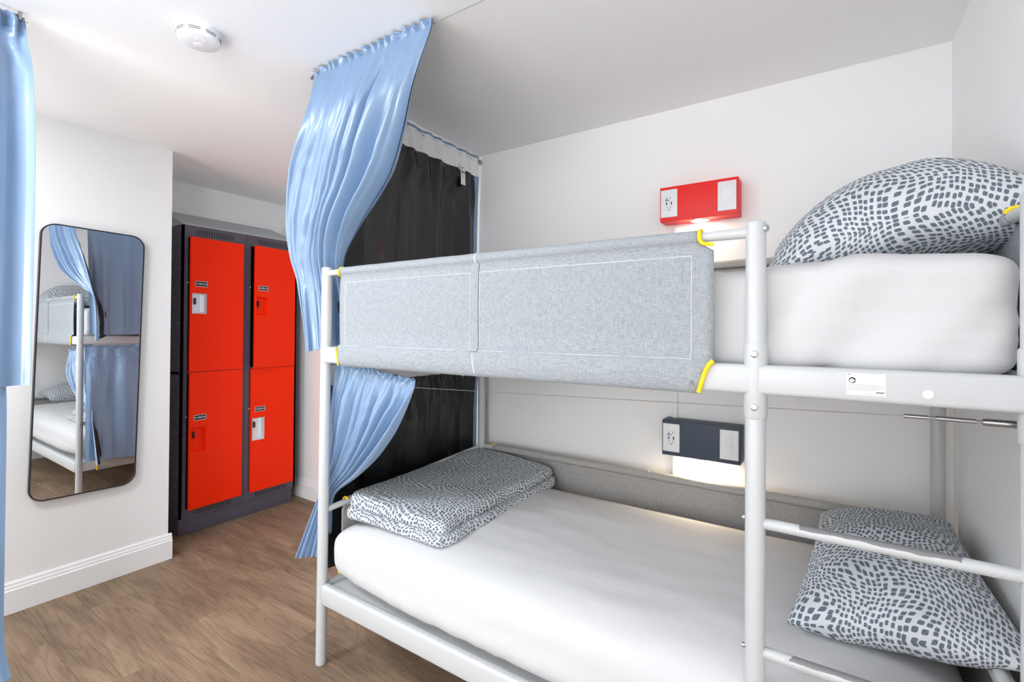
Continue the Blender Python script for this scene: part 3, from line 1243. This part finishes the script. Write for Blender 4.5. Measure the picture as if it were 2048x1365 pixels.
# care label hanging from the tape, on the lining side
p, n_ = pos_ue(.860, .27)
lx = p.x + .021
m = MB().grid(lambda u, v: (lx + .003 * math.sin(v * 2), .880 + .040 * u + .004 * v, 2.318 - .118 * v), 4, 10)
cl = m.build('care_label', 'paper', ue)
m = MB()
for z, l, h in ((2.300, .018, .0016), (2.292, .010, .0016), (2.276, .020, .0058), (2.266, .016, .0012), (2.260, .014, .0012), (2.250, .020, .0010), (2.242, .018, .0010)):
    m.box(lx + .0008, lx + .0045, .888, .888 + l, z - h, z)
m.box(lx + .0008, lx + .0045, .910, .917, 2.268, 2.274)
m.build('label_print', 'ink', cl, kind='stuff')

# lower front curtain on the wire under the upper frame
lc = thing('curtain', 'short light blue curtain gathered on the wire under the upper bunk', 'curtain', (0, .05, .35))
rows = [(-.010, .060, 1.238, .468, .050, 1.192, .010),
        (-.012, .060, 1.205, .462, .050, 1.155, .011),
        (-.030, .060, 1.110, .420, .050, 1.062, .036),
        (-.045, .060, 1.010, .365, .050, .975, .042),
        (-.055, .060, .910, .270, .055, .875, .038),
        (-.065, .060, .810, .140, .060, .775, .020),
        (-.085, .055, .715, .005, .070, .690, .012),
        (-.120, .050, .625, -.040, .075, .630, .010),
        (-.185, .048, .500, -.060, .085, .520, .014),
        (-.262, .045, .345, -.085, .095, .385, .018)]
drape(lc, rows, 7.0, 5.1, .11, (.2, -1, 0), nu=240, nv=100, skew=.12)

# lower end curtain across the foot of the lower bunk
le = thing('curtain', 'long blue curtain with black lining closing off the left end of the lower bunk', 'curtain', (-.04, .5, .3))
rows = [(-.038, .020, 1.225, -.030, 1.070, 1.225, .008),
        (-.038, .018, 1.16, -.030, 1.070, 1.16, .010),
        (-.056, .020, .95, -.042, 1.070, .95, .019),
        (-.052, .022, .65, -.045, 1.070, .62, .020),
        (-.050, .022, .345, -.055, 1.070, .285, .020)]
pos_le = drape(le, rows, 4.5, 7.7, .25, (-1, 0, 0), nu=200, nv=70, tape=(.06, .30))
m = MB().grid(lambda u, v: (-.008 + .01 * v, .860 + .055 * u + .018 * max(0, v - .5) * 2, 1.190 - .085 * v + .012 * u * max(0, v - .5) * 2), 6, 12)
cl = m.build('care_label', 'paper', le)
m = MB()
m.box(.0018, .0040, .915, .925, 1.1165, 1.1200)
m.build('label_print', 'ink', cl, kind='stuff')

# curtains of the neighbouring bunk, at the left edge of the photograph
ln = thing('curtain', 'pale blue curtain hanging from the ceiling at the left edge of the picture', 'curtain', (-.53, -1.1, 1.17))
rows = [(-.53, -1.60, 2.415, -.53, -.790, 2.415, .010),
        (-.53, -1.60, 2.33, -.53, -.780, 2.33, .020),
        (-.53, -1.60, 2.20, -.53, -.764, 2.20, .022),
        (-.53, -1.60, 1.80, -.53, -.757, 1.80, .022),
        (-.53, -1.60, 1.174, -.53, -.762, 1.174, .020)]
drape(ln, rows, 7.0, 2.2, .25, (1, 0, 0), nu=180, nv=60, sgn_fold=-1)
ll = thing('curtain', 'shaded blue lower curtain below the pale one at the left edge of the picture', 'curtain', (-.56, -1.2, .2))
rows = [(-.56, -1.60, 1.21, -.56, -.818, 1.21, .008),
        (-.56, -1.60, 1.10, -.56, -.812, 1.10, .014),
        (-.56, -1.60, .60, -.56, -.812, .60, .016),
        (-.56, -1.60, .33, -.56, -.810, .33, .017),
        (-.56, -1.60, .20, -.545, -.795, .20, .018)]
drape(ll, rows, 7.0, 4.4, .25, (1, 0, 0), nu=140, nv=50)

# curtain wires
w = thing('curtain_wire', 'thin dark wire stretched under the ceiling carrying the upper blue curtain', 'wire', (1.0, -.03, 2.397))
MB().tube([(-.05, -.035, 2.397), (XR, -.025, 2.397)], .0011, 6).build('cable', 'steel', w)
MB().tube([(XR - .03, -.025, 2.397), (XR, -.025, 2.397)], .010, 16).build('wall_mount', 'steel', w)
MB().tube([(-.044, 1.062, 2.385), (-.044, 1.092, 2.385)], .0155, 24).build('wall_mount', 'steel', w)
MB().tube([(-.044, 1.070, 2.385), (-.044, -.03, 2.397)], .0011, 6).build('cable', 'steel', w)
MB().tube([(-.044, -.045, 2.395), (-.044, -.025, 2.424)], .006, 10).build('ceiling_hook', 'steel', w)

w2 = thing('curtain_wire', 'thin wire with a steel turnbuckle under the upper bunk rail', 'wire', (1.0, .05, 1.2))
MB().tube([(-.03, .06, 1.212), (.22, .055, 1.186), (.46, .050, 1.158), (1.852, .050, 1.2025)], .0010, 6).build('cable', 'bolt', w2)
MB().tube([(1.850, .05, 1.2025), (1.888, .05, 1.2028)], .0043, 14).build('crimp_sleeve', 'steel', w2)
MB().tube([(1.886, .05, 1.2028), (1.900, .05, 1.203)], .0022, 10).build('threaded_rod', 'steel', w2)
MB().tube([(1.898, .05, 1.203), (1.957, .05, 1.203)], .0046, 14).build('turnbuckle', 'steel', w2)
MB().tube([(1.955, .05, 1.203), (1.968, .05, 1.203)], .0026, 10).build('threaded_rod', 'steel', w2)
MB().tube([(1.966, .05, 1.203), (1.970, .05, 1.203), (2.075, .05, 1.203)], [.0058, .0070, .0070], 14).build('wall_rod', 'steel', w2)
MB().tube([(2.075, .05, 1.203), (XR, .05, 1.203)], .0155, 20).build('wall_mount', 'steel', w2)
w3 = thing('curtain_wire', 'thin wire under the ceiling along the left edge of the picture', 'wire', (-.53, -1.2, 2.397))
MB().tube([(-.53, -3.0, 2.397), (-.53, -.78, 2.397)], .0011, 6).build('cable', 'steel', w3)
MB().tube([(-.53, -.80, 2.397), (-.53, -.80, 2.424)], .005, 10).build('ceiling_hook', 'steel', w3)


# ------------------------------------------------------------------ reading lamp boxes on the bed wall
def lamp_box(label, x0, x1, z0, z1, material, yf=1.0):
    t = thing('reading_lamp', label, 'lamp', (x0, YB, z0))
    h = MB().box(x0, x1, yf, YB, z0, z1, .0025).build('housing', material, t)
    zc = (z0 + z1) / 2 + .002
    pw, ph = .074, .126
    for k, xc in ((0, x0 + .042), (1, x1 - .044)):
        pl_ = MB().box(xc - pw / 2, xc + pw / 2, yf - .006, yf, zc - ph / 2, zc + ph / 2, .0022).build('outlet_plate' if k == 0 else 'switch_plate', 'plastic', t)
        if k == 0:
            MB().box(xc - .0165, xc + .0165, yf - .0078, yf - .005, zc - .034, zc + .034, .001).build('socket_face', 'plastic', pl_)
            m = MB()
            yb = yf - .0084
            for dz in (.024, -.018):
                m.box(xc - .0078, xc - .0062, yb, yf - .006, zc + dz - .004, zc + dz + .004)
                m.box(xc + .0058, xc + .0078, yb, yf - .006, zc + dz - .005, zc + dz + .005)
            for dz in (.0135, -.0285):
                m.lathe([(.0026, yb), (.0026, yf - .006)], (xc + .0002, 0, zc + dz), 'Y', 12)
            m.box(xc - .0125, xc - .0075, yb, yf - .006, zc - .0075, zc + .0055)
            m.box(xc + .0090, xc + .0140, yb, yf - .006, zc - .0075, zc + .0055)
            m.build('socket_holes', 'plastic_dark', pl_, kind='stuff')
            m = MB()
            m.lathe([(.0055, yb - .0004), (.0055, yf - .0075)], (xc - .0100, 0, zc + .0150), 'Y', 16)
            m.build('charge_light', 'blue_led', pl_)
            m = MB()
            m.lathe([(.0022, yb - .0010), (.0022, yf - .0075)], (xc - .0100, 0, zc + .0150), 'Y', 12)
            m.build('charge_mark', 'plastic', pl_)
        else:
            MB().box(xc - .0175, xc + .0175, yf - .0066, yf - .005, zc - .036, zc + .036, .0004).build('switch_bezel', 'trim', pl_)
            for dz in (.0172, -.0172):
                m = MB()
                m.add([(xc - .0158, yf - .0066, zc + dz - .0162), (xc + .0158, yf - .0066, zc + dz - .0162), (xc + .0158, yf - .0066, zc + dz + .0162), (xc - .0158, yf - .0066, zc + dz + .0162),
                       (xc - .0150, yf - .0078, zc + dz - .0155), (xc + .0150, yf - .0078, zc + dz - .0155), (xc + .0150, yf - .0105, zc + dz + .0155), (xc - .0150, yf - .0105, zc + dz + .0155)],
                      [(4, 5, 6, 7), (0, 1, 5, 4), (1, 2, 6, 5), (2, 3, 7, 6), (3, 0, 4, 7)])
                m.build('rocker', 'plastic', pl_, smooth=False)
            for dz in (.049, -.049):
                MB().lathe([(.0016, yf - .0068), (.0016, yf - .0055)], (xc, 0, zc + dz), 'Y', 10).build('plate_screw', 'bolt', pl_)
    xc = (x0 + x1) / 2
    yc = (yf + YB) / 2
    MB().lathe([(.040, z0 - .003), (.040, z0 + .004)], (xc, yc, 0), 'Z', 36).build('lamp_ring', 'bolt', t)
    MB().lathe([(.033, z0 - .0045), (.033, z0 - .002)], (xc, yc, 0), 'Z', 36).build('lamp_lens', 'lens', t)
    ld = bpy.data.lights.new('reading_lamp_light', 'AREA')
    ld.shape = 'DISK'
    ld.size = .06
    ld.energy = LAMP_W
    ld.color = (1.0, .80, .56)
    lo = bpy.data.objects.new('reading_lamp_light', ld)
    lo.location = (xc - x0, yc - YB, -.007)
    COL.objects.link(lo)
    lo.parent = t
    return t


LAMP_W = 0.6
lamp_box('bright red box lamp on the wall above the upper bunk', 1.073, 1.403, 1.872, 2.030, 'box_red')
LAMP_W = 1.5
lamp_box('navy box lamp on the wall in the lower bunk', 1.087, 1.415, .806, .965, 'box_navy')


# ------------------------------------------------------------------ wall mirror
def rounded(w, h, r, n=8):
    pts = []
    for cx, cy, a0 in ((w / 2 - r, h / 2 - r, 0), (-w / 2 + r, h / 2 - r, 90), (-w / 2 + r, -h / 2 + r, 180), (w / 2 - r, -h / 2 + r, 270)):
        for k in range(n + 1):
            a = R(a0 + 90 * k / n)
            pts.append((cx + r * math.cos(a), cy + r * math.sin(a)))
    return pts


mi = thing('wall_mirror', 'tall black framed wall mirror with rounded corners', 'mirror', (XM, -.342, .50))
ANG = R(-1.35)
cy_, cz_ = -.341, 1.194
def mp(y, z, x):
    return Vector((x, cy_ + y * math.cos(ANG) - z * math.sin(ANG), cz_ + y * math.sin(ANG) + z * math.cos(ANG)))


MW, MH, MR = .430, 1.385, .062
out = rounded(MW, MH, MR)
inn = rounded(MW - .012, MH - .012, MR - .006)
n = len(out)
XF = XM + .024
vs = [mp(y, z, XM + .001) for y, z in out] + [mp(y, z, XF) for y, z in out] + [mp(y, z, XF) for y, z in inn] + [mp(y, z, XF - .004) for y, z in inn]
fs = []
for i in range(n):
    j = (i + 1) % n
    for k in range(3):
        fs.append((k * n + i, k * n + j, (k + 1) * n + j, (k + 1) * n + i))
m = MB()
m.add(vs, fs)
m.build('frame', 'mirror_frame', mi, angle=30)
m = MB()
m.add([mp(y, z, XF - .0035) for y, z in rounded(MW - .010, MH - .010, MR - .006)], [tuple(range(n))])
m.build('glass', 'mirror', mi, smooth=False)

# ------------------------------------------------------------------ lockers
LX, LB = -1.795, XA + .004
lk = thing('locker', 'charcoal metal locker unit with four red doors standing in the alcove', 'locker', ((LX + LB) / 2, .59, 0))
LY0, LY1, LYM = .190, .992, .598
m = MB()
# carcass: sides, back, middle, top and bottom shelves, face frame
m.box(LB, LX, LY0, LY0 + .012, .115, 2.045)
m.box(LB, LX, LY1 - .012, LY1, .115, 2.045)
m.box(LB, LX - .03, LYM - .008, LYM + .008, .115, 2.045)
m.box(LB, LB + .01, LY0, LY1, .115, 2.045)
m.box(LB, LX - .03, LY0, LY1, 1.06, 1.075)
m.build('carcass', 'locker_grey', lk, smooth=False)
for y0, y1 in ((LY0, LYM - .001), (LYM + .001, LY1)):
    m = MB()
    m.box(LX - .02, LX, y0, y0 + .034, .115, 2.048)
    m.box(LX - .02, LX, y1 - .026, y1, .115, 2.048)
    m.box(LX - .02, LX, y0 + .034, y1 - .026, 1.970, 2.048)
    m.box(LX - .02, LX, y0 + .034, y1 - .026, .115, .172)
    m.box(LX - .02, LX - .004, y0 + .034, y1 - .026, 1.066, 1.084)
    fr = m.build('face_frame', 'locker_grey', lk, smooth=False)
    m = MB()
    for k in range(16):
        yy = y0 + .085 + k * .0152
        m.box(LX - .004, LX + .0006, yy, yy + .0052, 1.986, 2.026)
    for k in range(16):
        yy = y0 + .085 + k * .0152
        m.box(LX - .004, LX + .0006, yy, yy + .0052, .124, .160)
    m.build('vent_slots', 'black', fr, smooth=False, kind='stuff')
# plinth
MB().box(LB, LX - .022, LY0 + .004, LY1 - .012, .001, .115, .002).build('plinth', 'locker_grey', lk)
# sloping hood
m = MB()
m.add([(LX, LY0, 2.049), (LX, LY1, 2.049), (LB, LY1, 2.049), (LB, LY0, 2.049), (LX, LY0, 2.056), (LX, LY1, 2.056), (LB, LY1, 2.196), (LB, LY0, 2.196)],
      [(0, 3, 2, 1), (0, 1, 5, 4), (1, 2, 6, 5), (2, 3, 7, 6), (3, 0, 4, 7), (4, 5, 6, 7)])
m.build('sloped_hood', 'hood_grey', lk, smooth=False, label='lighter grey sloping hood')
# rivets down the visible side
m = MB()
for x in (LX - .028, LX - .060):
    for k, z in enumerate((2.018, 1.94, 1.76, 1.58, 1.40, 1.22, 1.04, .86, .68, .50, .32, .16, .145)):
        if x < LX - .04 and k % 2:
            continue
        m.lathe([(.0035, LY0 - .0015), (.0035, LY0)], (x, 0, z), 'Y', 8)
m.build('rivets', 'bolt', lk, kind='stuff')


def door(y0, y1, z0, z1, ang, bright, code):
    """hinged on its right (+Y) edge, opening into the room"""
    W, H, T = y1 - y0, z1 - z0, .017
    mt = Matrix.Translation((LX + .002, y1, z0)) @ Matrix.Rotation(R(ang), 4, 'Z')

    def tr(y, z, x):      # y measured from the free edge
        return mt @ Vector((x, -(W - y), z))
    pz0, pz1 = (.385, .520) if H > .85 else (.37, .53)
    if z0 < .5:
        pz0, pz1 = .375, .538
    py0, py1 = .010, .100
    ys, zs = [0, py0, py1, W], [0, pz0, pz1, H]
    m = MB()
    for i in range(3):
        for j in range(3):
            if i == 1 and j == 1:
                continue
            for xx in (T, 0):
                m.add([tr(ys[i], zs[j], xx), tr(ys[i + 1], zs[j], xx), tr(ys[i + 1], zs[j + 1], xx), tr(ys[i], zs[j + 1], xx)], [(0, 1, 2, 3)])
    ov = [tr(0, 0, T), tr(W, 0, T), tr(W, H, T), tr(0, H, T), tr(0, 0, 0), tr(W, 0, 0), tr(W, H, 0), tr(0, H, 0)]
    m.add(ov, [(0, 1, 5, 4), (1, 2, 6, 5), (2, 3, 7, 6), (3, 0, 4, 7)])
    D = -.008
    d = m.build('door', 'locker_red', lk, smooth=False)
    # recessed handle cup
    m = MB()
    q = [tr(py0, pz0, T), tr(py1, pz0, T), tr(py1, pz1, T), tr(py0, pz1, T)]
    q2 = [tr(py0 + .004, pz0 + .012, D), tr(py1 - .004, pz0 + .012, D), tr(py1 - .004, pz1 - .008, D), tr(py0 + .004, pz1 - .008, D)]
    m.add(q + q2, [(4, 5, 6, 7), (0, 1, 5, 4), (1, 2, 6, 5), (2, 3, 7, 6), (3, 0, 4, 7)])
    if bright:
        for k in range(3):
            a = py1 - .030 + k * .008
            m.add([tr(a, pz0 + .012, D + .001), tr(a + .004, pz0 + .012, D + .004), tr(a + .004, pz1 - .008, D + .004), tr(a, pz1 - .008, D + .001)], [(0, 1, 2, 3)])
    cup = m.build('handle_cup', 'lock_plate' if bright else 'locker_red', d, smooth=False, label='bright metal recessed handle cup' if bright else 'red recessed handle cup')
    m = MB()
    hy, hz = py0 + .020, pz1 - .052
    m.add([tr(hy, hz - .022, D + .0005), tr(hy + .012, hz - .022, D + .001), tr(hy + .012, hz + .022, D + .001), tr(hy, hz + .022, D + .001),
           tr(hy + .001, hz - .020, D + .012), tr(hy + .010, hz - .020, D + .012), tr(hy + .010, hz + .020, D + .012), tr(hy + .001, hz + .020, D + .012)],
          [(4, 5, 6, 7), (0, 1, 5, 4), (1, 2, 6, 5), (2, 3, 7, 6), (3, 0, 4, 7)])
    m.build('latch', 'ink', d, smooth=False)
    # number plate: pale rim, black face, two rivets, white characters
    ly0, ly1, lz0, lz1 = .030, .100, pz1 + .048, pz1 + .079
    def plate(a0, a1, b0, b1, x0, x1):
        mm = MB()
        mm.add([tr(a0, b0, x0), tr(a1, b0, x0), tr(a1, b1, x0), tr(a0, b1, x0), tr(a0, b0, x1), tr(a1, b0, x1), tr(a1, b1, x1), tr(a0, b1, x1)],
               [(4, 5, 6, 7), (0, 1, 5, 4), (1, 2, 6, 5), (2, 3, 7, 6), (3, 0, 4, 7)])
        return mm
    plate(ly0 - .003, ly1 + .003, lz0 - .003, lz1 + .003, T, T + .001).build('plate_rim', 'bolt', d, smooth=False)
    plate(ly0, ly1, lz0, lz1, T + .0005, T + .0016).build('number_plate', 'ink', d, smooth=False)
    zc = (lz0 + lz1) / 2
    for a in (ly0 + .007, ly1 - .007):
        c = tr(a, zc, T + .0016)
        MB().tube([c, c + (tr(a, zc, T + .003) - c)], .0042, 10).build('plate_rivet', 'bolt', d)
    ax = (tr(1, 0, 0) - tr(0, 0, 0)).normalized()
    az = Vector((0, 0, 1))
    mt2 = Matrix((ax, az, ax.cross(az))).transposed().to_4x4()
    mt2.translation = tr((ly0 + ly1) / 2, zc, T + .002)
    text_obj('plate_text', code, .0175, 'paper', d, mt2)
    # hinges on the right edge
    for z in (.14, H - .16):
        MB().tube([tr(W + .003, z - .03, T * .5), tr(W + .003, z + .03, T * .5)], .004, 8).build('hinge', 'locker_grey', d)
    # rubber stop seen in the gap at the free edge
    mm = MB().lathe([(.004, LX - .001), (.004, LX + .003)], (0, y0 - .004, z0 + pz1 + .07), 'X', 10)
    mm.build('stop', 'paper', d)


door(.226, .572, 1.078, 1.970, 2.2, True, '100-A')
door(.634, .968, 1.078, 1.970, 6.5, False, '100-C')
door(.226, .572, .172, 1.074, 3.2, False, '100-B')
door(.634, .968, .172, 1.074, 0.3, True, '100-D')

# ------------------------------------------------------------------ smoke detector
sd = thing('smoke_detector', 'round white smoke detector on the ceiling', 'smoke detector', (-.135, -.425, HC))
sc_ = (-.135, -.425, 0)
MB().lathe([(.056, HC), (.070, HC), (.070, HC - .008), (.066, HC - .012)], sc_, 'Z', 48).build('base_ring', 'plastic', sd)
MB().lathe([(.0655, HC - .012), (.0665, HC - .018), (.0660, HC - .034), (.0630, HC - .042), (.052, HC - .047), (.020, HC - .049), (.001, HC - .049)], sc_, 'Z', 48).build('body', 'plastic', sd)
m = MB()
for k in range(8):
    for h, w_ in ((HC - .022, .28), (HC - .028, .24)):
        a0 = R(45 * k + 10)
        pts = []
        for q in range(7):
            a = a0 + (q / 6 - .5) * w_ * 2
            pts.append((sc_[0] + .0664 * math.cos(a), sc_[1] + .0664 * math.sin(a), h))
        m.tube(pts, .0011, 6)
m.build('vent_slots', 'ink', sd, kind='stuff')
MB().lathe([(.018, HC - .0485), (.018, HC - .0505), (.016, HC - .0512), (.001, HC - .0512)], (sc_[0] - .006, sc_[1] + .004, 0), 'Z', 28).build('test_button', 'plastic', sd)
m = MB()
for k in range(5):
    m.box(sc_[0] + .020 + k * .005, sc_[0] + .022 + k * .005, sc_[1] - .022, sc_[1] + .006, HC - .0495, HC - .0470)
m.build('sounder_grille', 'trim', sd, kind='stuff')
MB().lathe([(.0015, HC - .0495), (.0015, HC - .0480)], (sc_[0] + .012, sc_[1] - .012, 0), 'Z', 10).build('indicator_light', 'ink', sd)

# unseen ceiling panel, added to go with the downward fill light
cl_ = thing('ceiling_fill_panel', 'flat square white panel added for fill light on the ceiling behind the photographer', 'lamp', (-.5, -1.4, HC))
MB().box(-.8, -.2, -1.7, -1.1, HC - .006, HC, .002).build('base', 'trim', cl_)
MB().box(-.775, -.225, -1.675, -1.125, HC - .008, HC - .005, .001).build('diffuser', 'plastic', cl_)
